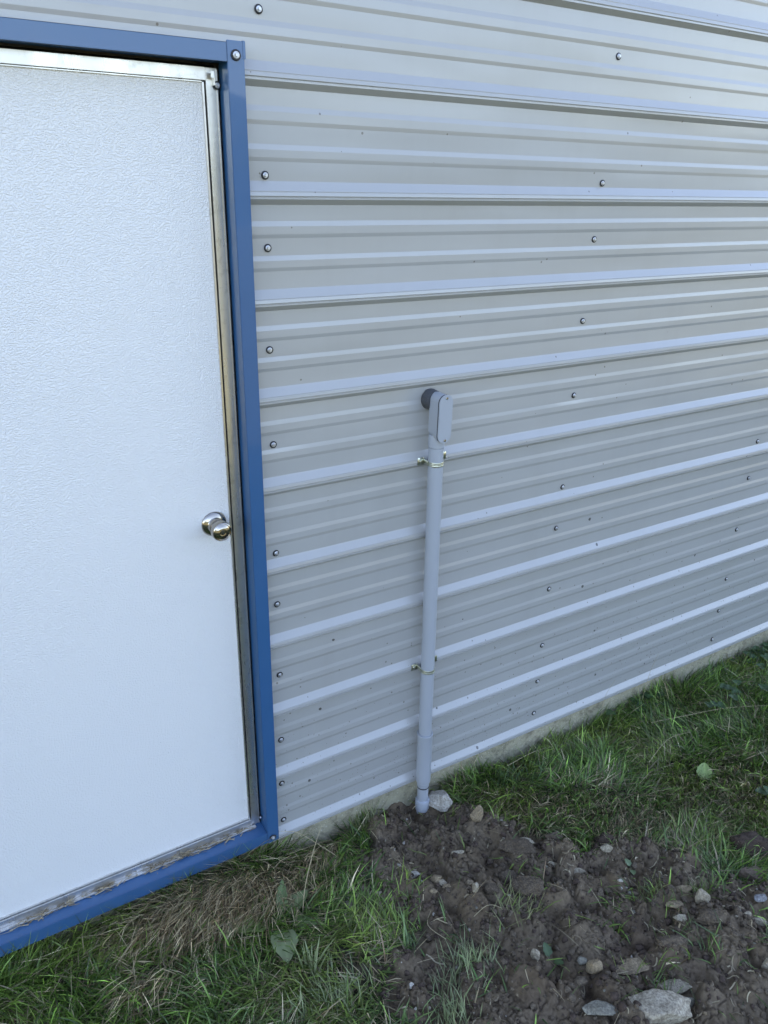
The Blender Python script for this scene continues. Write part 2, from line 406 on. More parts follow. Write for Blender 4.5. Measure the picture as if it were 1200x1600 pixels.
# ================================================================== BUILDING
IN = .0254
bld = empty('metal_building', (0, 0, 0))
tag(bld, 'light grey metal building with horizontal ribbed siding and a blue trimmed door', 'building')
def profile(z0, z1):
    """(y, z) outline of the ribbed sheet from z0 up to z1; rib k hangs 1.9 in below z = 9 in * k"""
    pts = []
    for k in range(-1, 20):
        b = 9*k
        for dz, d in ((-1.92, 0), (-1.90, .01), (-1.46, .52), (-1.44, .535), (-1.32, .535), (-1.29, .46), (-1.25, .46), (-1.19, .57), (-1.16, .575),
                      (-.89, .53), (-.86, .50), (-.83, .505), (-.80, .515), (-.06, .02), (0, 0),
                      (1.52, 0), (1.56, .01), (1.80, .082), (1.85, .092), (2.44, .092), (2.50, .082), (2.80, .012), (2.86, 0),
                      (4.32, 0), (4.36, .01), (4.62, .082), (4.67, .092), (5.33, .092), (5.38, .082), (5.70, .012), (5.76, 0)):
            pts.append((-d*IN, (b+dz)*IN))
    pts.sort(key=lambda p: p[1])
    out = [p for p in pts if z0 < p[1] < z1]
    def at(z):
        for a, b in zip(pts, pts[1:]):
            if a[1] <= z <= b[1]: return a[0]+(b[0]-a[0])*(z-a[1])/max(1e-9, b[1]-a[1])
        return 0
    return [(at(z0), z0)]+out+[(at(z1), z1)], at
WTOP = 3.25
SCREWS = [(.028,2.147),(.031,1.84),(.032,1.69),(.029,1.462),(.031,1.228),(.029,.930),(.028,.777),(.029,.55),(.027,.324),(.025,.163),(.027,.02),
          (1.055,2.15),(1.054,1.84),(1.049,1.691),(1.044,1.46),(1.045,1.233),(1.045,.928),(1.039,.782),(1.041,.552),(1.041,.325),(1.04,.173),(1.041,.031),
          (2.073,.928),(2.067,.777),(2.063,.553),(2.068,.325),(2.065,.172),(2.063,.03),
          (2.07,2.15),(2.07,1.84),(2.07,1.69),(2.07,1.46),(2.07,1.232)]
def siding(V, F, x0, x1, z0, z1, step):
    pr, at = profile(z0, z1)
    xs = np.linspace(x0, x1, max(2, int(round((x1-x0)/step))+1)); b = len(V)
    for x in xs:
        for (y, z) in pr:
            u = (noise.noise(Vector((x*1.3, 0, z*6)))*.0015 + noise.noise(Vector((x*4, 5, z*9)))*.00035)
            for sx, sz in SCREWS:
                if abs(x-sx) < .2 and abs(z-sz) < .06: u += .0018*math.exp(-((x-sx)/.07)**2-((z-sz)/.022)**2)
            V.append((x, y+u, z))
    n_ = len(pr)
    for i in range(len(xs)-1):
        for j in range(n_-1):
            a = b+i*n_+j; F.append((a, a+n_, a+n_+1, a+1))
V = []; F = []
siding(V, F, -.030, 3.6, -1.92*IN, WTOP, .025)
siding(V, F, 3.6, 9.0, -1.92*IN, WTOP, .3)
siding(V, F, -1.075, -.030, 2.06, WTOP, .05)
siding(V, F, -4.0, -1.075, -1.92*IN, WTOP, .1)
wall = mesh_obj('wall', V, F, SIDING, bld, True)
import bmesh
bm = bmesh.new(); bm.from_mesh(wall.data)
for e in bm.edges:
    if len(e.link_faces) == 2 and e.calc_face_angle(0) > math.radians(7): e.smooth = False
bm.to_mesh(wall.data); bm.free()
_, rib_at = profile(-.04, 3.0)
# foundation: built round the doorway
f = MB(); f.box(-4.0, 9.0, .0045, .3, -.6, -.022); o = f.build('foundation', CONC, bld, bevel=.004)
f = MB()
f.box(-4.0, -3.9, .31, 8.0, -.03, WTOP); f.box(8.9, 9.0, .31, 8.0, -.03, WTOP); f.box(-4.0, 9.0, 8.0, 8.1, -.03, WTOP)
f.box(-3.95, 8.95, .12, .16, -.021, WTOP-.01)
f.prism([(.05, WTOP), (8.05, WTOP), (4.05, WTOP+1.0)], 'x', -3.98, 8.98)
f.build('end_wall', SIDING, bld)
f = MB(); f.prism([(-.12, WTOP+.0), (4.05, WTOP+1.06), (8.2, WTOP), (8.2, WTOP+.05), (4.05, WTOP+1.12), (-.12, WTOP+.05)], 'x', -4.1, 9.1)
f.build('roof', ROOF, bld)
# screws
def screw_mesh(par, name='screw'):
    s = MB()
    s.lathe([(.0090, 0), (.0090, .0015), (.0078, .0024), (.0, .0024)], (0, 0, 0), (0, -1, 0), 24, 1, False)
    s.lathe([(.0060, .0022), (.0059, .0030), (.0050, .0036), (.0, .0036)], (0, 0, 0), (0, -1, 0), 24, 0, False)
    s.lathe([(.0037, .0034), (.0037, .0068), (.0032, .0074), (0, .0074)], (0, 0, 0), (0, -1, 0), 6, 0, False)
    return s.build(name, [SCREW, RUBBER], par, smooth=True)
sc0 = screw_mesh(wall)
first = True
for sx, sz in SCREWS:
    o = sc0 if first else link(sc0.copy(), wall)
    first = False
    o.location = (sx, rib_at(sz)-.0003+.0006, sz); o.rotation_euler = (random.uniform(-.12, .12), random.uniform(0, 3), random.uniform(-.1, .1))
    o['group'] = 'hex head screws in the siding'

# ------------------------------------------------------------------ doorway (all pieces lean a touch out of plumb)
sh = lambda x, y, z: (x-.0078*z, y, z)
XL, XR = -1.035, -.0025
def trim_piece(name, fn):
    t = MB(); fn(t); t.xf(sh); return t.build(name, TRIM, bld, bevel=.0012)
side = None
def jamb(x0, x1, sgn):
    def fn(t):
        t.box(x0+(.0012 if sgn > 0 else 0), x1-(.0012 if sgn < 0 else 0), -.0290, .021, -.014, 2.081)
        t.box(x0, x1, -.0315, -.0285, -.0155, 2.0835)
        if sgn > 0: t.box(x1-.004, x1+.003, -.0325, -.004, 2.052, 2.0845)
    return fn
o = trim_piece('side_trim', jamb(-.0400, -.0035, 1))
s1 = screw_mesh(o); s1.location = (-.038, -.0318, 2.058); s1.scale = (1.15,)*3
s2 = link(s1.copy(), o); s2.location = (-.024, -.0318, .004); s2.rotation_euler = (.3, .4, 0)
jl = trim_piece('side_trim', jamb(-1.072, -1.034, -1))
def head(t):
    t.box(-1.034, -.0395, -.0285, .021, 2.0465, 2.0785); t.box(-1.034, -.0395, -.0305, -.0282, 2.0450, 2.0800)
trim_piece('head_trim', head)
def sill(t):
    t.prism([(-.029, .0225), (.021, .0285), (.021, -.012), (-.029, -.012)], 'x', -1.034, -.0388)
    t.prism([(-.0310, .0245), (-.0285, .0248), (-.0285, -.0140), (-.0310, -.0140)], 'x', -1.034, -.0400)
sl = trim_piece('sill_trim', sill)
# aluminium frame: head, jambs, threshold
fr = empty('door_frame'); fr.parent = bld
def al(name, fn, mat=ALU, par=fr, bevel=.0008):
    t = MB(); fn(t); t.xf(sh); return t.build(name, mat, par, bevel=bevel)
al('frame_jamb', lambda t: (t.box(-.0690, -.0445, .0170, .050, .0300, 2.0370), t.box(-.0475, -.0445, .0150, .0175, .0300, 2.0350)))
al('frame_jamb', lambda t: t.box(-1.028, -1.004, .0170, .050, .0300, 2.0370))
al('frame_head', lambda t: (t.box(-1.004, -.0692, .0170, .050, 2.0140, 2.0375), t.box(-1.004, -.0692, .0150, .0172, 2.0142, 2.0172)))
al('threshold', lambda t: (t.box(-1.004, -.0692, .0140, .050, .0310, .0545), t.box(-1.004, -.060, .0040, .0142, .0285, .0325)))
al('gap_shade_backing', lambda t: (t.box(-1.034, -.0388, .048, .052, .029, 2.045),), DARK, fr, 0)  # black backing sheet behind the frame, standing in for shade in the gap
# little clip and screws in the frame corners
t = MB(); t.box(-.0560, -.0545, .002, .017, 2.005, 2.030); t.box(-.063, -.0545, .002, .0035, 2.018, 2.030); t.xf(sh); t.build('corner_clip', ALU, fr, bevel=.0006)
s3 = screw_mesh(fr); s3.location = (-.0625, .0140, 2.006); s3.scale = (.9,)*3
s4 = link(s3.copy(), fr); s4.location = (-.0490, .0085, .058); s4.rotation_euler = (0, 0, 1.2)
# door leaf
t = MB(); t.box(-1.0000, -.0765, .024, .046, .0585, 2.0105); t.xf(sh)
door = t.build('door', DOOR, bld)
al('door_edge', lambda t: (t.box(-.0765, -.0725, .0195, .046, .0550, 2.0110), t.box(-1.0, -.0767, .0195, .046, 2.0107, 2.0128), t.box(-1.0, -.0767, .0195, .046, .0562, .0583)), ALU, door, .0005)
k = MB()
k.lathe([(.0, 0), (.0315, 0), (.0325, .0015), (.0315, .004), (.0275, .0075), (.0200, .0105), (.0185, .0125), (.0165, .0160), (.0155, .0240), (.0170, .0290)], (0, 0, 0), (0, -1, 0), 48, 0, False)
rose = k.build('knob_rose', KNOB, door, smooth=True); rose.location = (-.125, .024, 1.038)
k = MB()
k.lathe([(.0160, .0255), (.0190, .0290), (.0222, .0340), (.0240, .0400), (.0252, .0460), (.0250, .0530), (.0236, .0580), (.0216, .0598), (.0206, .0580),
         (.0192, .0588), (.0158, .0615), (.0110, .0632), (.0088, .0636), (.0084, .0622), (.0062, .0618), (.0058, .0628), (.0, .0630)], (0, 0, 0), (0, -1, 0), 48, 0, False)
knob = k.build('doorknob', KNOB, door, smooth=True); knob.location = (-.125, .024, 1.038)
k = MB(); k.box(-.0009, .0009, -.0006, .0006, -.0035, .0035); ks = k.build('keyhole', DARK, door); ks.location = (-.125, .024-.0633, 1.038)

# ================================================================== CONDUIT
con = empty('electrical_conduit', (.525, -.045, -.18))
tag(con, 'vertical grey plastic conduit with an access elbow, strapped to the ribbed wall', 'conduit')
off = lambda o: (setattr(o, 'location', Vector(o.location)-Vector(con.location)), o)[1]
def px_(z): return .4955+.0205*np.clip((1.17-z)/1.1, 0, 1.4)
def part(name, mb, mat, par=con, **kw):
    if par is con: mb.xf(lambda x, y, z: (x-con.location.x, y-con.location.y, z-con.location.z))
    return mb.build(name, mat, par, **kw)
def tube(mb, prof, yc=-.045, n=40, mi=0, caps=True):
    v = []; f_ = []
    for r, z in prof:
        for i in range(n):
            a = 2*math.pi*i/n; v.append((px_(z)+r*math.cos(a), yc+r*math.sin(a), z))
    for kk in range(len(prof)-1):
        for i in range(n): f_.append((kk*n+i, kk*n+(i+1) % n, (kk+1)*n+(i+1) % n, (kk+1)*n+i))
    if caps: f_.append(tuple(range(n-1, -1, -1))); f_.append(tuple((len(prof)-1)*n+i for i in range(n)))
    mb.add(v, f_, mi)
m_ = MB(); tube(m_, [(.0212, .10)]+[(.0212, z) for z in np.linspace(.2, 1.1, 10)]+[(.0208, 1.162), (.0190, 1.1625), (.0190, 1.168)]); part('pipe', m_, PVC, smooth=True)
m_ = MB(); tube(m_, [(.0205, .1835), (.0240, .1855), (.0256, .1850), (.0260, .1825), (.0258, .179), (.0249, .1755), (.0246, .03), (.0243, -.002), (.0236, -.014), (.0205, -.018), (.0200, -.034), (.0192, -.036)]); part('expansion_coupling', m_, PVC, smooth=True)
m_ = MB(); tube(m_, [(.0196, -.0355), (.0196, -.0395)]); part('rubber_ring', m_, RUBBER, smooth=True)
m_ = MB(); tube(m_, [(.0186, -.030), (.0186, -.092), (.0236, -.094), (.0246, -.0965), (.0246, -.128), (.0232, -.136), (.0200, -.137), (.0195, -.150), (.0170, -.155), (.0165, -.24)]); part('lower_pipe', m_, PVC, smooth=True)
# access elbow
BX, BY0, BY1, BR = .4965, -.031, -.0735, .0212
def stadium(cx, zt, zb, r, n=14, r2=None):
    r2 = r2 or r
    P = [(cx+r*math.cos(a), zt-r+r*math.sin(a)) for a in np.linspace(0, math.pi, n)]
    P += [(cx+r*math.cos(a), zb+r2+r2*math.sin(a)) for a in np.linspace(math.pi, 2*math.pi, n)]
    return P
m_ = MB()
n_ = 28; A = stadium(BX, 1.316, 1.184, BR)
rings = [[(x, BY0, z) for x, z in stadium(BX, 1.315, 1.192, BR*.96)], [(x, BY0-.006, z) for x, z in stadium(BX, 1.316, 1.189, BR)], [(x, BY1+.0005, z) for x, z in A]]
v = [p for r in rings for p in r]
f_ = [tuple(range(n_)), tuple(2*n_+i for i in range(n_-1, -1, -1))]
for kk in range(2):
    for i in range(n_): f_.append((kk*n_+i, kk*n_+(i+1) % n_, (kk+1)*n_+(i+1) % n_, (kk+1)*n_+i))
m_.add(v, f_)
tube(m_, [(.0212, 1.20), (.0228, 1.190), (.0226, 1.172), (.0226, 1.1655), (.0205, 1.1645)])
body = part('access_elbow', m_, PVC, smooth=True)
g_ = MB(); g_.prism(stadium(BX, 1.3170, 1.1830, BR+.0009), 'y', BY1-.0020, BY1+.0005); g_.xf(lambda x, y, z: (x-con.location.x, y-con.location.y, z-con.location.z))
g_.build('gasket', RUBBER, body)
g_ = MB(); g_.prism(stadium(BX, 1.3172, 1.1828, BR+.0010), 'y', BY1-.0058, BY1-.0022); g_.xf(lambda x, y, z: (x-con.location.x, y-con.location.y, z-con.location.z))
cov = g_.build('cover', PVC, body, bevel=.0011)
for z in (1.3085, 1.1915):
    g_ = MB(); g_.lathe([(.0038, 0), (.0038, .0008), (.0026, .0026), (0, .0030)], (BX+.001-con.location.x, BY1-.0058-con.location.y, z-con.location.z), (0, -1, 0), 16, 0, False)
    g_.build('cover_screw', KNOB, body, smooth=True)
g_ = MB(); g_.lathe([(.0285, -.002), (.0288, -.004), (.0280, -.012), (.0274, -.020), (.0268, -.030), (.0250, -.034), (0, -.034)], (.496-con.location.x, -con.location.y, 1.289-con.location.z), (0, 1, 0), 40, 0, False)
g_.v = [(p[0]+noise.noise(Vector(p)*60)*.0012, p[1], p[2]+noise.noise(Vector(p)*60+Vector((9, 0, 0)))*.0012) for p in g_.v]
g_.build('wall_seal', PUTTY, con, smooth=True)
# straps
def strap(z):
    s = MB(); cx = float(px_(z)); yc = -.045; R_ = .0225; n = 22; w = .0065
    def band(z0, z1, r0, r1):
        a0, a1 = math.radians(160), math.radians(380); P = []
        for i in range(n+1):
            a = a0+(a1-a0)*i/n; P.append((cx+r1*math.cos(a), yc+r1*math.sin(a)))
        Pi = [(cx+r0*math.cos(a0+(a1-a0)*i/n), yc+r0*math.sin(a0+(a1-a0)*i/n)) for i in range(n, -1, -1)]
        v = [(x, y, z0) for x, y in P] + [(x, y, z1) for x, y in P] + [(x, y, z0) for x, y in reversed(Pi)] + [(x, y, z1) for x, y in reversed(Pi)]
        m1 = n+1; ff = []
        for i in range(n):
            ff += [(i, i+1, m1+i+1, m1+i), (2*m1+i+1, 2*m1+i, 3*m1+i, 3*m1+i+1), (i+1, i, 2*m1+i, 2*m1+i+1), (m1+i, m1+i+1, 3*m1+i+1, 3*m1+i)]
        ff += [(0, m1, 3*m1, 2*m1), (n, 2*m1+n, 3*m1+n, m1+n)]
        s.add(v, ff)
    band(z-w, z-.002, R_-.0012, R_+.0006); band(z-.002, z+.002, R_-.0012, R_-.0002); band(z+.002, z+w, R_-.0012, R_+.0006)
    s.box(cx-.040, cx-.0195, -.0165, -.0143, z-.011, z+.011)       # ear flat on the rib
    s.box(cx-.0215, cx-.0195, -.037, -.0126, z-.0065, z+.0065)     # its upturned leg
    s.box(cx+.0205, cx+.0225, -.046, -.0125, z-.0065, z+.0065)
    s.box(cx+.0205, cx+.0560, -.0165, -.0143, z-.006, z+.016)
    s.lathe([(.0050, .0), (.0050, .003), (.004, .0045), (0, .0048)], (cx-.031, -.0145, z), (0, -1, 0), 6, 0, False)
    return part('strap', s, ZINC, bevel=.0003, seg=1)
strap(1.117); strap(.432)

# ================================================================== STONES AND CLODS
import bmesh
def rock_mesh(name, sx, sy, sz, seed, mat, sub=4, facets=9, rough=.12, fine=.03):
    bm = bmesh.new(); bmesh.ops.create_icosphere(bm, subdivisions=sub, radius=1.0)
    rr = random.Random(seed); pl = []
    for _ in range(facets):
        d = Vector((rr.gauss(0, 1), rr.gauss(0, 1), rr.gauss(0, 1))).normalized(); pl.append((d, rr.uniform(.52, .86)))
    s0 = Vector((seed*3.1, seed*1.7, 0))
    for v in bm.verts:
        p = v.co.copy()
        p *= 1+rough*2*noise.noise(p*1.3+s0)
        for d, t in pl:
            e = p.dot(d)-t
            if e > 0: p -= d*e*.93
        p *= 1+rough*.6*noise.noise(p*3.5+s0)+fine*noise.noise(p*9+s0)+fine*.6*noise.noise(p*20+s0)
        v.co = (p.x, p.y, p.z)
    xs = [v.co.x for v in bm.verts]; ys = [v.co.y for v in bm.verts]; zs = [v.co.z for v in bm.verts]
    cx, cy, cz = (max(xs)+min(xs))/2, (max(ys)+min(ys))/2, (max(zs)+min(zs))/2
    for v in bm.verts:
        v.co = ((v.co.x-cx)/(max(xs)-min(xs))*sx, (v.co.y-cy)/(max(ys)-min(ys))*sy, (v.co.z-cz)/(max(zs)-min(zs))*sz)
    me = bpy.data.meshes.new(name); bm.to_mesh(me); bm.free()
    me.polygons.foreach_set('use_smooth', [True]*len(me.polygons)); me.materials.append(mat)
    return me
STONES = [
(0.575,-0.068,0.089,0.084,'W','stone','white chalky broken block leaning beside the foot of the grey conduit'),
(0.618,-0.212,0.046,0.064,'T','stone','upright tan stone on the soil right of the white block by the conduit'),
(0.580,-0.192,0.041,0.030,'R','stone','small reddish brown stone wedged left of the upright tan stone'),
(0.703,-0.356,0.068,0.034,'P','stone','pale wedge stone lying on top of a flat brown clod near the grass edge'),
(0.659,-0.370,0.126,0.054,'D','soil_clod','flat brown soil clod carrying a pale wedge stone'),
(0.484,-0.293,0.040,0.020,'P','stone','pale lens shaped pebble alone on smooth soil below the upright tan stone'),
(0.334,-0.267,0.056,0.017,'W','stone','long thin white limestone chip on smooth dark soil under the conduit'),
(0.309,-0.225,0.013,0.011,'W','stone','tiny white round pebble left of the long thin limestone chip'),
(0.377,-0.325,0.037,0.032,'T','stone','square beige stone, the largest of a small cluster in the soil middle'),
(0.391,-0.346,0.026,0.024,'P','stone','rounded pale stone touching the square beige stone'),
(0.389,-0.368,0.030,0.017,'T','stone','low beige pebble at the lower right of the small cluster'),
(0.343,-0.357,0.032,0.019,'T','stone','slanting beige sliver below the square beige stone'),
(0.114,-0.259,0.036,0.040,'K','stone','pinkish triangular stone standing in the grass left of the soil'),
(0.432,-0.445,0.019,0.040,'P','stone','narrow pale stone standing on end in bare soil'),
(0.454,-0.391,0.024,0.022,'T','stone','small ochre pebble on reddish crumbs left of the big clod'),
(0.364,-0.590,0.027,0.021,'T','stone','brown tinted cube of stone below the straggly grass tuft'),
(0.454,-0.684,0.025,0.037,'P','stone','pale pointed stone on dark crumbly soil'),
(0.588,-0.420,0.070,0.079,'D','soil_clod','brown soil clod standing up beside a dark hollow'),
(0.594,-0.493,0.104,0.083,'D','soil_clod','largest blocky soil clod in the middle of the dug earth'),
(0.487,-0.451,0.047,0.039,'D','soil_clod','round soil clod left of the largest blocky clod'),
(0.730,-0.458,0.045,0.020,'P','stone','flat whitish stone half sunk at the upper edge of the soil'),
(0.766,-0.531,0.045,0.027,'P','stone','pale angular stone right of the flat whitish stone'),
(0.905,-0.515,0.041,0.030,'P','stone','cream rounded stone just below a reddish clod'),
(0.937,-0.476,0.065,0.056,'R','soil_clod','reddish brown clod sitting in the grass above a cream stone'),
(0.791,-0.396,0.060,0.037,'D','soil_clod','dull brown clod half hidden by grass at the upper soil edge'),
(0.860,-0.658,0.025,0.013,'W','stone','tiny bright white chip on open soil'),
(0.840,-0.630,0.018,0.013,'W','stone','small whitish chip left of the tiny bright white chip'),
(0.905,-0.776,0.051,0.031,'T','stone','tan brick shaped stone on dark soil below the grass'),
(0.981,-0.809,0.040,0.052,'P','stone','light grey upright stone beside a fresh green tuft'),
(0.884,-0.816,0.042,0.024,'P','stone','pair shaped whitish stone under the tan brick shaped stone'),
(0.985,-0.745,0.054,0.027,'T','stone','long tan stone leaning on a smooth clod'),
(0.941,-0.860,0.066,0.053,'D','soil_clod','grey brown clod right of the whitish stones'),
(1.338,-0.732,0.147,0.108,'R','soil_clod','big dark crumbly clod of earth lying on the grass at the right edge'),
(1.246,-0.801,0.076,0.053,'O','stone','rough brown rock just below the big dark clod on the grass'),
(1.061,-0.908,0.023,0.020,'P','stone','little pale stone left of a flat pale stone near the right edge'),
(1.102,-0.926,0.050,0.023,'P','stone','flat pale stone near the right edge of the soil'),
(1.153,-0.886,0.039,0.028,'B','stone','bluish white stone at the right edge below the grass'),
(0.569,-0.749,0.027,0.027,'G','stone','round grey stone touching a long tan slab'),
(0.573,-0.788,0.041,0.066,'T','stone','long tan slab standing on edge in the lower soil'),
(0.671,-0.829,0.105,0.027,'T','stone','flat tan slab stretched across a dark crack'),
(0.732,-0.929,0.092,0.036,'P','stone','pale layered slab above the big limestone rock'),
(0.677,-0.899,0.058,0.052,'D','soil_clod','smooth brown ball of earth left of the pale layered slab'),
(0.651,-0.878,0.033,0.029,'O','stone','small brown stone left of the smooth ball of earth'),
(0.712,-0.948,0.038,0.033,'G','stone','rounded grey green stone above the big limestone rock'),
(0.726,-0.974,0.046,0.029,'G','stone','oval grey stone right of the rounded grey green stone'),
(0.619,-0.960,0.171,0.106,'L','stone','big pale limestone rock at the bottom edge of the photo'),
(0.690,-0.970,0.054,0.037,'O','stone','orange brown chip leaning on the right of the big limestone rock'),
(0.497,-0.884,0.092,0.036,'G','stone','long pale grey slab at the bottom left of the big limestone rock'),
(0.794,-0.859,0.086,0.047,'D','soil_clod','rough clod overhanging a dark crack in the lower soil'),
(0.980,-1.033,0.031,0.048,'P','stone','pale stone cut by the right edge low in the photo'),
(0.116,-0.581,0.016,0.018,'W','stone','tiny white cube on the small soil mound in the grass'),
(0.206,-0.267,0.026,0.015,'P','stone','cream speck of stone at the left edge of the soil'),
(0.136,-0.094,0.031,0.018,'K','stone','dusty pink pebble in the grass left of the soil'),
(0.513,-0.798,0.041,0.029,'D','soil_clod','small dark clod below the tall tan slab'),
]
YAW = math.atan2(-.527, .849)
for i, (x, y, w, h, c, nm, lab) in enumerate(STONES):
    clod = nm == 'soil_clod'
    big = w > .1
    # an object seen from ~40 degrees above: apparent height mixes depth and height
    flat = w/h
    sz = max(.4*w, min(h*.95, w*.85)) if flat < 1.6 else h*.75
    sy = max(h*.85, w*.45)
    if h > 1.25*w: sz, sy = h*1.05, w*.8
    me = rock_mesh(nm, w*1.04, sy, sz, i+3, SM[c], 5 if w > .06 else 4, 12 if not clod else 7, .10 if not clod else .2, .03 if not clod else .09)
    o = bpy.data.objects.new(nm, me); link(o)
    g = float(np.median(gh(np.array([x, x+.3*w, x-.3*w, x]), np.array([y, y, y, y-.2*sy]))))
    o.location = (x, y, g+sz*(.31 if not clod else .22)); o.rotation_euler = (random.uniform(-.15, .15), random.uniform(-.15, .15), YAW+random.uniform(-.2, .2))
    tag(o, lab, 'stone' if not clod else 'clod', 'stones in the dug earth' if not clod else 'soil clods in the dug earth')

# crumbs of earth and fine gravel (nobody could count them)
def scatter(name, num, rmin, rmax, mats, mask_min, seed, label, cat, bright=1):
    r = np.random.default_rng(seed)
    bm = bmesh.new(); bmesh.ops.create_icosphere(bm, subdivisions=2, radius=1.0)
    bv = np.array([v.co[:] for v in bm.verts]); bf = np.array([[v.index for v in f.verts] for f in bm.faces]); bm.free()
    X = r.uniform(-.1, 1.8, num*6); Y = r.uniform(-1.45, .0, num*6); mk = soil_mask(X, Y)*(.25+fbm(X, Y, 7, 2, seed)*1.1)
    keep = r.random(num*6)*1.0 < np.clip(mk-mask_min, 0, 1)
    X = X[keep][:num]; Y = Y[keep][:num]; Z = gh(X, Y)
    Vs = []; Fs = []; mi = []
    for i in range(len(X)):
        s = math.exp(r.uniform(math.log(rmin), math.log(rmax))); sc = s*r.uniform(.6, 1.35, 3)
        q = bv*(1+.22*np.sin(bv@r.normal(0, 2.2, (3, 1))+r.uniform(0, 6)))*(1+.13*r.normal(0, 1, (len(bv), 1)))*sc
        for _ in range(3):
            d = r.normal(0, 1, 3); d /= np.linalg.norm(d); e = np.clip(q@d-.6*s, 0, None); q = q-e[:, None]*d
        a = r.uniform(0, 6.28); R2 = np.array([[math.cos(a), -math.sin(a), 0], [math.sin(a), math.cos(a), 0], [0, 0, 1]])
        q = q@R2.T+np.array([X[i], Y[i], Z[i]+s*.35]); Fs.append(bf+len(Vs)*len(bv)); Vs.append(q); mi.append(np.full(len(bf), i % len(mats)))
    o = np_mesh(name, np.concatenate(Vs), np.concatenate(Fs), mats, None, True)
    o.data.polygons.foreach_set('material_index', np.concatenate(mi).astype(np.int32)); o.data.update()
    return tag(o, label, cat, None, 'stuff')
scatter('soil_crumbs', 4200, .0025, .011, [SM['D'], SM['R'], SM['D']], -.15, 21, 'loose brown crumbs of dug earth scattered over the bare soil', 'soil')
scatter('gravel', 200, .002, .0055, [SM['P'], SM['T'], SM['W'], SM['G']], .0, 22, 'fine pale gravel chips scattered over the bare soil', 'gravel')

# ================================================================== GRASS
def in_view(x, y, z, mx=.18):
    d = np.stack([x-CAM.x, y-CAM.y, z-CAM.z], -1); f_ = d@np.array(CF)
    u = (d@np.array(CR))/f_; v = (d@np.array(CU))/f_; k = 1236.65
    return (f_ > 0) & (abs(u*k) < 600+mx*1600) & (abs(v*k) < 800+mx*1600)
def lerp(a, b, t): return a+(b-a)*t[:, None]
def blades(x, y, z, az, Ln, tilt, curl, wd, col, flatk=1.0):
    n = len(x); S = np.array([0, .3, .62, 1.0]); W = np.array([.85, 1., .72, 0])
    px = x.copy(); py = y.copy(); pz = z.copy(); dx, dy = np.cos(az), np.sin(az)
    tw = np.random.default_rng(n).normal(0, .5, n); sxv = np.cos(az+math.pi/2+tw); syv = np.sin(az+math.pi/2+tw)
    V = np.zeros((n, 7, 3)); prev = 0
    for i, s in enumerate(S):
        if i:
            th = tilt+curl*(s+prev)/2; ds = (s-prev)*Ln
            px = px+dx*np.sin(th)*ds; py = py+dy*np.sin(th)*ds; pz = pz+np.cos(th)*ds
        prev = s
        if i < 3:
            V[:, 2*i] = np.stack([px-sxv*wd*W[i]/2, py-syv*wd*W[i]/2, pz], -1)
            V[:, 2*i+1] = np.stack([px+sxv*wd*W[i]/2, py+syv*wd*W[i]/2, pz], -1)
        else: V[:, 6] = np.stack([px, py, pz], -1)
    gmin = gh(V[:, :, 0].ravel(), V[:, :, 1].ravel()).reshape(n, 7)
    V[:, 2:, 2] = np.maximum(V[:, 2:, 2], gmin[:, 2:]+.0015)
    V[:, :, 1] = np.where(V[:, :, 2] < -.02, np.minimum(V[:, :, 1], .003), np.where((V[:, :, 0] < .0), np.minimum(V[:, :, 1], -.034), np.minimum(V[:, :, 1], -.013)))
    T0 = np.array([[0, 1, 3], [0, 3, 2], [2, 3, 5], [2, 5, 4], [4, 5, 6]])
    T = (np.arange(n)[:, None, None]*7+T0[None]).reshape(-1, 3)
    C = np.repeat(col, 7, 0)
    return V.reshape(-1, 3), T, C
r = np.random.default_rng(99)
def field(x, y): return fbm(x, y, 2.6, 3, 101), fbm(x, y, 6.0, 3, 102), fbm(x, y, 11, 2, 103)
def deadness(x, y):
    d = np.zeros(len(x))
    for cx, cy, a, b, th, k in ((-.22, -.095, .24, .075, -.15, 1.5), (-.0, -.09, .12, .06, .2, 1.2), (-.45, -.20, .12, .05, -.3, .7), (.10, -.05, .18, .05, .2, .75), (.85, -.23, .2, .12, -.5, .7), (1.05, -.38, .3, .14, -.6, .75), (1.5, -.5, .3, .2, -.4, .65), (.1, -.16, .1, .06, 0, .5), (.75, -.1, .15, .05, -.2, .5)):
        u = (x-cx)*math.cos(th)+(y-cy)*math.sin(th); v = -(x-cx)*math.sin(th)+(y-cy)*math.cos(th)
        d = np.maximum(d, k*np.exp(-(u/a)**2-(v/b)**2))
    return d
Vs, Ts, Cs = [], [], []; base = 0
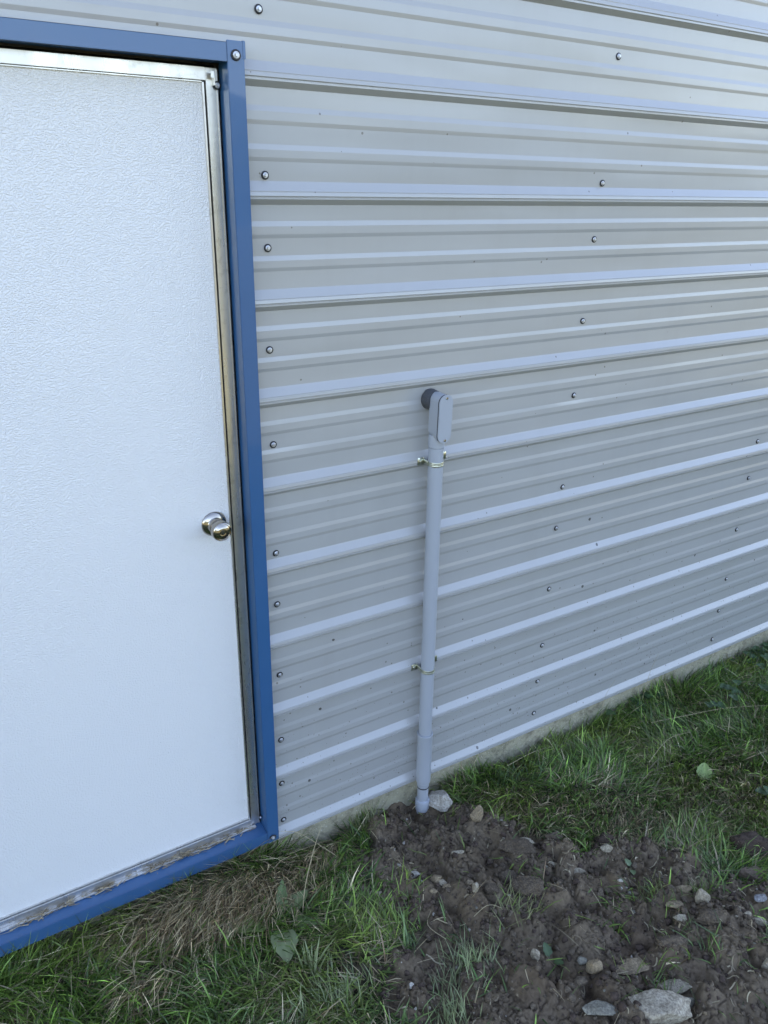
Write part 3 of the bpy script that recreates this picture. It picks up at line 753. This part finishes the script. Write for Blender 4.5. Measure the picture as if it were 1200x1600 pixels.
def emit(num, x0, x1, y0, y1, view, mode):
    global base
    x = r.uniform(x0, x1, num); y = r.uniform(y0, y1, num); z = gh(x, y)
    iv = in_view(x, y, z)
    keep = iv if view else ~iv
    sm = soil_mask(x, y); f1, f2, f3 = field(x, y); dead = deadness(x, y)
    # keep off bare soil but leave sparse tufts in it
    dd = polydist(x, y, SOILP)
    tuft = (fbm(x, y, 9, 2, 202) > .66) & (dd < .5)
    p = np.where(sm > .5, np.where(tuft & (mode == 'live'), .13, .008), 1-sm)
    p = p*np.clip(.35+1.3*f3, 0, 1)
    near_mound = np.exp(-((x-.02)**2+(y+.42)**2)/.01)
    p = p*(1-.8*near_mound)
    keep &= r.random(num) < p
    x, y, z, f1, f2, f3, dead, sm, dd = [a[keep] for a in (x, y, z, f1, f2, f3, dead, sm, dd)]; n = len(x)
    isdead = r.random(n) < np.clip(dead*.8+.06+.2*(f2 > .58), 0, .95)
    if mode == 'thatch': isdead = r.random(n) < .45+.4*dead
    wallb = np.exp(-(y/.10)**2)*np.where(x > .08, -.25+1.2*np.clip((fbm(x, y, 5, 2, 71)-.48)*5, 0, 1), 1)                                  # mower never reaches the strip along the wall
    Ln = r.uniform(.04, .095, n)*(1+.5*wallb)*(1+.35*(f1-.5))*np.where(dd > -.06, .8, 1)
    Ln *= np.where(isdead, 1.25, 1)
    az = 2*math.pi*(fbm(x, y, 3.5, 2, 301)*1.8)+r.normal(0, 1.0, n)
    # dead swath lies combed down to the left and away from the wall
    az = np.where(dead > .35, math.radians(215)+r.normal(0, .45, n), az)
    tilt = np.abs(r.normal(.6, .38, n))+.35*isdead; curl = r.uniform(.2, 1.5, n)
    tilt = np.where(wallb > .4, tilt*.7, tilt); curl = np.where(wallb > .4, curl*.75, curl)
    if mode == 'thatch': tilt = r.uniform(1.0, 1.5, n); curl = r.uniform(-.1, .5, n); Ln *= 1.1; z = z+r.uniform(0, .012, n)
    wd = np.exp(r.normal(math.log(.0031), .33, n)).clip(.0014, .0065)*np.where(isdead, .75, 1)
    if mode == 'long': Ln = r.uniform(.07, .135, n); wd = r.uniform(.0032, .0062, n); tilt = np.abs(r.normal(.5, .3, n)); curl = r.uniform(.5, 1.9, n); isdead &= r.random(n) < .35
    if mode == 'swath':
        k = (dead > .45) & (r.random(n) < dead*.8); x, y, z, f1, f2, f3, dead, sm, dd, az, Ln, wd, tilt, curl, wallb = [a[k] for a in (x, y, z, f1, f2, f3, dead, sm, dd, az, Ln, wd, tilt, curl, wallb)]
        n = len(x); isdead = np.ones(n, bool); Ln = r.uniform(.07, .15, n); wd = r.uniform(.0016, .0032, n); tilt = r.uniform(.5, 1.2, n); curl = r.uniform(.1, .9, n); z = z+r.uniform(0, .02, n)
        az = math.radians(232)+r.normal(0, .35, n)
    gA = np.array([.072, .155, .020]); gB = np.array([.155, .265, .045]); gC = np.array([.20, .25, .14]); gD = np.array([.045, .095, .020])
    t = r.random(n); col = lerp(gA, gB, t)
    blu = np.clip((f2-.45)*4, 0, 1)*np.where(x > 1.2, .35, 1)*np.clip((-y-.12)*4, 0, 1); col = col*(1-.6*blu[:, None])+.6*blu[:, None]*lerp(gD*1.2, gC, r.random(n))
    col = np.where((r.random(n) < .25)[:, None], gD[None]*1.1, col)
    yel = np.clip((fbm(x, y, 5, 2, 404)-.49)*5, 0, 1)*.75
    col = col*(1-yel[:, None])+yel[:, None]*lerp(np.array([.13, .21, .032]), np.array([.22, .26, .06]), r.random(n))
    sA = np.array([.25, .19, .105]); sB = np.array([.62, .50, .32]); sC = np.array([.14, .09, .05])
    if mode == 'swath': sA = sA*1.6; sC = sC*1.9; sB = sB*1.15
    sc_ = lerp(sA, sB, r.random(n)**1.6); sc_ = np.where((r.random(n) < .3)[:, None], sC[None], sc_)
    col = np.where(isdead[:, None], sc_, col)
    col = col*np.exp(r.normal(.04, .46, n))[:, None]
    V, T, C = blades(x, y, z-.003, az, Ln, tilt, curl, wd, col)
    Vs.append(V); Ts.append(T+base); Cs.append(C); base += len(V)
emit(190000, -1.1, 3.1, -1.75, .0, True, 'live')
emit(80000, -1.1, 3.1, -1.75, .0, True, 'thatch')
emit(26000, -1.1, 3.1, -1.75, .0, True, 'long')
emit(9000, -.75, .3, -.32, .0, True, 'swath')
emit(60000, -2.0, 4.0, -2.8, .0, False, 'live')
grass = np_mesh('grass', np.concatenate(Vs), np.concatenate(Ts), GRASS, None, True, {'col': np.concatenate(Cs)})
tag(grass, 'mown green grass with matted dead straw along the wall', 'grass', None, 'stuff')
print('grass tris', len(grass.data.polygons))

# ------------------------------------------------------------------ single plants, tufts and straws
def leaf_geo(L, W, az, tilt, curl, petiole=.3, wave=.1, lobes=0, n=14, org=(0, 0, 0), fold=.25, seed=0):
    """a broad leaf with a raised midrib fold; returns verts, quads"""
    rr = random.Random(seed); V = []; F = []
    p = Vector(org); d = Vector((math.cos(az), math.sin(az), 0)); s = Vector((-math.sin(az), math.cos(az), 0)); prev = 0
    cols = (-1, -.66, -.33, 0, .33, .66, 1)
    for i in range(n+1):
        t = i/n; th = tilt+curl*t; p = p+(d*math.sin(th)+Vector((0, 0, 1))*math.cos(th))*(L/n)*(1 if i else 0)
        nn = Vector((0, 0, 1))*math.sin(th)-d*math.cos(th)
        if t < petiole: w = .035+.02*(t/petiole)
        else:
            u = (t-petiole)/(1-petiole); w = (math.sin(math.pi*u**.72)**.75) if u < 1 else 0
            if lobes: w *= .72+.28*abs(math.sin(u*math.pi*lobes))
            w = max(w, .04 if u < 1 else .0)
        for c in cols:
            k = W/2*w*c*(1+.08*rr.uniform(-1, 1))
            V.append(p+s*k+nn*(abs(c)*w*W*.5*fold+wave*W*.35*w*math.sin(t*11+c*3+seed)*abs(c)))
    m_ = len(cols)
    for i in range(n):
        for j in range(m_-1): F.append((i*m_+j, i*m_+j+1, (i+1)*m_+j+1, (i+1)*m_+j))
    return V, F
def add_leaf(par, name, col, **kw):
    V, F = leaf_geo(**kw)
    me_c = []
    rr = random.Random(kw.get('seed', 0))
    for i, v in enumerate(V):
        c = i % 7; k = 1.0+(.35 if c == 3 else 0)+rr.uniform(-.06, .06)
        me_c.append([col[0]*k, col[1]*k, col[2]*k])
    o = np_mesh(name, np.array([tuple(v) for v in V]), np.array(F), LEAF, par, True, {'col': np.array(me_c)})
    return o
def plant(name, x, y, label, cat, leaves, group=None):
    z = float(gh(x, y)[0]); e = empty(name, (x, y, z)); tag(e, label, cat, group)
    for i, (L, W, azd, tl, cu, col, lob) in enumerate(leaves):
        add_leaf(e, 'leaf', col, L=L, W=W, az=math.radians(azd), tilt=tl, curl=cu, lobes=lob, seed=i+int(abs(x)*100), petiole=.28, fold=.3)
    return e
GL = (.21, .27, .095); GD_ = (.12, .18, .06); GB = (.11, .15, .115); GY_ = (.12, .20, .055)
plant('dock_plant', -.085, -.215, 'broad leaved dock plant with tattered grey green leaves below the door corner', 'weed',
      [(.15, .075, 252, 1.0, .75, (.22, .26, .125), 0), (.15, .060, 175, .9, .7, GL, 0), (.12, .055, 145, .9, .8, GD_, 0), (.12, .036, 62, .55, .6, GD_, 5), (.12, .050, 20, .9, .7, (.16, .21, .09), 0), (.11, .04, 320, 1.1, .5, GD_, 0)])
plant('dandelion', .075, -.255, 'low dark rosette of toothed leaves left of the dug soil', 'weed',
      [(.09, .04, 150, 1.1, .4, (.07, .11, .09), 4), (.08, .035, 210, 1.2, .3, GD_, 4), (.075, .03, 20, 1.2, .3, (.07, .10, .09), 3), (.08, .03, 290, 1.1, .4, GD_, 4)])
plant('plantain', 1.455, -.46, 'single large pale green oval leaf standing up in the right hand grass', 'weed',
      [(.085, .052, 40, .65, .35, (.25, .34, .11), 0), (.05, .03, 150, 1.0, .4, GL, 0)])
plant('lobed_weed', 1.30, -.64, 'small bluish green lobed weed in the grass above the bare earth', 'weed',
      [(.06, .035, 100, .8, .6, (.14, .20, .09), 3), (.05, .03, 200, 1.0, .5, (.12, .18, .08), 3), (.05, .03, 330, 1.0, .5, (.14, .20, .09), 3)])
plant('seedling', .93, -.60, 'tiny blue green seedling on soil at the edge of the grass', 'weed',
      [(.035, .022, 90, .8, .6, (.12, .18, .08), 3), (.035, .02, 230, 1.0, .5, (.12, .18, .08), 3)])
plant('leafy_sprout', .50, -.70, 'small green sprout with two leaves in the crumbly lower soil', 'weed',
      [(.05, .028, 80, .6, .6, (.05, .10, .035), 3), (.04, .024, 300, .9, .5, (.05, .10, .035), 3)])
# clover / ground ivy along the foundation
def clover(x, y, num, spread, label, seed):
    rr = random.Random(seed); z = float(gh(x, y)[0]); e = empty('clover', (x, y, z)); tag(e, label, 'clover', 'clover along the foundation')
    for i in range(num):
        ox, oy = rr.gauss(0, spread), -abs(rr.gauss(0, spread*.6)); hgt = rr.uniform(.02, .075)
        VV = []; FF = []; CC = []
        a0 = rr.uniform(0, 6.28)
        for k in range(3):
            V, F = leaf_geo(.024, .024, a0+k*2.1, 1.25+rr.uniform(-.2, .2), .3, .0, .05, 0, 8, (ox, oy, hgt), .2, i)
            b = len(VV); VV += [tuple(v) for v in V]; FF += [tuple(b+q for q in f_) for f_ in F]
        # stem as a thin ribbon
        b = len(VV); VV += [(ox-.0008, oy, 0), (ox+.0008, oy, 0), (ox+.0008, oy, hgt), (ox-.0008, oy, hgt)]; FF.append((b, b+1, b+2, b+3))
        g = rr.uniform(.7, 1.2)
        np_mesh('leaf', np.array(VV), np.array(FF), LEAF, e, True, {'col': np.tile(np.array([[.035*g, .085*g, .028*g]]), (len(VV), 1))})
    return e
clover(2.34, -.03, 34, .10, 'thick dark green clover patch against the foundation at the far right', 1)
clover(1.66, -.015, 14, .06, 'small clover patch against the foundation below the second screw column', 2)
clover(1.95, -.16, 12, .08, 'loose clover leaves in the grass left of the thick clover patch', 3)
clover(1.60, -.62, 9, .06, 'few clover leaves in short grass near the large pale oval leaf', 4)

# tufts: each one a clump of its own
def tuft(x, y, num, L, wd, spread, lean, label, cols, seed, name='grass_tuft', erect=.35):
    q = np.random.default_rng(seed); n = num
    xx = x+q.normal(0, spread, n); yy = y+q.normal(0, spread*.7, n); zz = gh(xx, yy)
    az = q.uniform(0, 6.28, n) if lean is None else math.radians(lean)+q.normal(0, .8, n)
    col = lerp(np.array(cols[0]), np.array(cols[1]), q.random(n))*np.exp(q.normal(0, .15, n))[:, None]
    V, T, C = blades(xx, yy, zz-.004, az, L*q.uniform(.55, 1.15, n), np.abs(q.normal(erect, .2, n)), q.uniform(.1, 1.0, n), wd*q.uniform(.7, 1.2, n), col)
    o = np_mesh(name, V-np.array([x, y, float(gh(x, y)[0])]), T, GRASS, None, True, {'col': C}); o.location = (x, y, float(gh(x, y)[0]))
    return tag(o, label, 'grass tuft', 'grass tufts around the dug earth')
pg = ((.20, .25, .11), (.32, .36, .17)); gg = ((.06, .13, .025), (.11, .19, .04)); yg = ((.13, .155, .045), (.25, .24, .10)); bg_ = ((.04, .09, .025), (.08, .145, .04))
tuft(-.078, -.385, 16, .115, .0075, .012, 80, 'upright tuft of wide pale blades below the dock plant', pg, 1, erect=.2)
tuft(.30, -.018, 90, .085, .0028, .022, None, 'yellowish tuft against the concrete left of the conduit', yg, 2, erect=.6)
tuft(-.055, -.50, 120, .085, .0034, .045, 100, 'pale blue green tuft low in the lawn left of the soil mound', pg, 3)
tuft(.515, -.54, 60, .075, .0026, .04, 20, 'straggly olive tuft growing flat across the middle of the soil', yg, 4, erect=1.0)
tuft(1.03, -.775, 60, .075, .0028, .020, None, 'fresh yellow green tuft beside a light grey upright stone', ((.09, .15, .03), (.15, .20, .05)), 5)
tuft(.90, -.70, 40, .05, .0024, .025, None, 'short thin tuft on bare soil left of the light grey upright stone', yg, 6)
tuft(1.62, -.30, 190, .085, .0022, .055, 250, 'bright green fine leaved tuft in the right hand lawn', ((.045, .13, .02), (.09, .20, .035)), 7)
tuft(.87, -.11, 100, .10, .0028, .045, None, 'dark green tuft beside the foundation right of the conduit', bg_, 8)
tuft(.70, -.13, 45, .09, .0036, .02, 200, 'loose green tuft just right of the white chalky block', gg, 9, erect=.8)
tuft(-.30, -.03, 70, .115, .0042, .05, None, 'tall lush green tuft under the middle of the blue sill', gg, 10, erect=.3)
tuft(.28, -.60, 120, .07, .0026, .05, 60, 'grey green tuft on the left edge of the lower soil', pg, 11, erect=.5)
tuft(.17, -.70, 70, .07, .0032, .03, 90, 'pale tuft cut by the bottom edge of the photo', pg, 12, erect=.3)

# long dry stalks
def stalk(pts, r0, label, seed):
    P = [Vector(p) for p in pts]; b = P[0].copy(); n = 6; V = []; F = []
    sm_ = []
    for i in range(len(P)-1):
        p0 = P[max(i-1, 0)]; p1 = P[i]; p2 = P[i+1]; p3 = P[min(i+2, len(P)-1)]
        for k in range(6):
            t = k/6; sm_.append(.5*((2*p1)+(-p0+p2)*t+(2*p0-5*p1+4*p2-p3)*t*t+(-p0+3*p1-3*p2+p3)*t**3))
    sm_.append(P[-1])
    for i, p in enumerate(sm_):
        d = (sm_[min(i+1, len(sm_)-1)]-sm_[max(i-1, 0)]).normalized(); u = d.orthogonal().normalized(); w = d.cross(u)
        r_ = r0*(1-.6*i/len(sm_))
        for k in range(n): V.append(p-b+(u*math.cos(6.2832*k/n)+w*math.sin(6.2832*k/n))*r_)
    for i in range(len(sm_)-1):
        for k in range(n): F.append((i*n+k, i*n+(k+1) % n, (i+1)*n+(k+1) % n, (i+1)*n+k))
    c = np.tile(np.array([[.46, .37, .22]]), (len(V), 1))
    o = np_mesh('dry_stalk', np.array([tuple(v) for v in V]), np.array(F), STRAW, None, True, {'col': c}); o.location = b
    return tag(o, label, 'stalk', 'long dry grass stalks')
G1 = lambda x, y, dz=0.: (x, y, float(gh(x, y)[0])+dz)
stalk([G1(-.02, -.22, .01), (.0, -.20, -.05), (.045, -.165, .03), (.085, -.14, .085)], .0017, 'tall straight dry stalk rising above the dock plant near the door corner', 1)
stalk([G1(.16, -.10, .03), (.10, -.07, -.05), (.05, -.045, -.005), (.0, -.040, .02)], .0012, 'thin dry stalk slanting from the side trim foot down into the grass', 2)
stalk([G1(1.55, -.14, .04), G1(1.68, -.19, .05), G1(1.85, -.25, .055), G1(2.05, -.32, .04)], .0014, 'long dry stalk lying across the right hand grass below the foundation', 3)
stalk([G1(.88, -.06, .05), G1(1.02, -.05, .05), G1(1.15, -.06, .04)], .0012, 'dry stalk lying parallel to the foundation in darker grass', 4)
stalk([G1(1.35, -.30, .05), G1(1.5, -.26, .06), G1(1.62, -.27, .05)], .0012, 'short straw lying above the single large pale oval leaf', 5)
stalk([G1(.30, -.44, .012), G1(.36, -.48, .016), G1(.43, -.50, .02), G1(.47, -.52, .018)], .0015, 'pale straw lying on the bare soil above the straggly olive tuft', 6)
stalk([G1(.29, -.50, .012), G1(.27, -.44, .02), G1(.30, -.41, .018)], .0011, 'bent straw on the soil left of the pale straw', 7)
stalk([(1.62, -.03, -.10), (1.64, -.028, .02), (1.67, -.028, .10)], .0008, 'thin dark seed stalk standing against the lowest rib right of the second screw column', 8).data
stalk([(1.38, -.03, -.10), (1.39, -.030, .00), (1.43, -.030, .06)], .0008, 'short leaning seed stalk standing against the lowest rib near the second screw column', 9)

# dry clippings blown on to the sill
q = np.random.default_rng(8); n = 750
xs = -1.0+.93*q.random(n)**.8; cl = fbm(xs, xs*0+1, 9, 3, 55); xs = xs[(cl > .42) | (q.random(n) < .2)]; n = len(xs)
ys = .012-np.abs(q.normal(0, .006, n)); zs = .0275+q.random(n)**2*.013
az = q.uniform(-.9, .9, n)+np.where(q.random(n) < .5, 0, math.pi); Ln = q.uniform(.008, .034, n)
S = np.stack([np.cos(az)*Ln/2, np.sin(az)*Ln/2*.5, q.uniform(-.15, .35, n)*Ln/2], -1); W = np.stack([-np.sin(az), np.cos(az), q.normal(0, .5, n)], -1)*.0013
O = np.stack([xs, ys, zs+.001], -1)
V = np.stack([O-S-W, O-S+W, O+S+W*.4, O+S-W*.4], 1); V[:, :, 2] = np.maximum(V[:, :, 2], .0235+(V[:, :, 1]+.029)*.12+.0012)
V[:, :, 1] = np.minimum(V[:, :, 1], .0150)
T = (np.arange(n)[:, None, None]*4+np.array([[0, 1, 2], [0, 2, 3]])[None]).reshape(-1, 3)
cc_ = lerp(np.array([.15, .10, .055]), np.array([.46, .37, .24]), q.random(n))
o = np_mesh('dry_clippings', V.reshape(-1, 3), T, STRAW, None, False, {'col': np.repeat(cc_, 4, 0)})
tag(o, 'dry brown grass clippings caught along the top of the blue door sill', 'clippings', None, 'stuff')

# straw, rootlets and blown clippings lying on the dug earth
q = np.random.default_rng(18); n = 2600
x = q.uniform(0., 1.8, n); y = q.uniform(-1.4, -.02, n); k = (soil_mask(x, y) > .4) & (q.random(n) < np.clip(1.6*fbm(x, y, 6, 2, 515)-.4, .05, 1)); x = x[k]; y = y[k]; n = len(x)
Vl = []; Tl = []; az = q.uniform(0, 6.28, n); Ln = np.exp(q.normal(math.log(.022), .5, n)).clip(.008, .07); bend = q.normal(0, .9, n); wd = q.uniform(.0009, .0020, n)
Pp = []
for i in range(5):
    t = i/4-.5; a = az+bend*t; Pp.append((x+np.cos(a)*Ln*t, y+np.sin(a)*Ln*t))
Zc = [gh(px, py)+.0022+q.random(n)*.003 for px, py in Pp]
V = np.zeros((n, 10, 3)); sx_, sy_ = -np.sin(az), np.cos(az)
for i in range(5):
    for s_, j in ((-1, 0), (1, 1)): V[:, 2*i+j] = np.stack([Pp[i][0]+s_*sx_*wd, Pp[i][1]+s_*sy_*wd, Zc[i]+s_*wd*.5], -1)
T0 = np.array([[2*i, 2*i+1, 2*i+3] for i in range(4)]+[[2*i, 2*i+3, 2*i+2] for i in range(4)])
T = (np.arange(n)[:, None, None]*10+T0[None]).reshape(-1, 3)
cc_ = lerp(np.array([.20, .14, .08]), np.array([.50, .42, .27]), q.random(n)**1.3)
o = np_mesh('straw_litter', V.reshape(-1, 3), T, STRAW, None, True, {'col': np.repeat(cc_, 10, 0)})
tag(o, 'short bits of straw and rootlets littering the dug earth', 'straw', None, 'stuff')
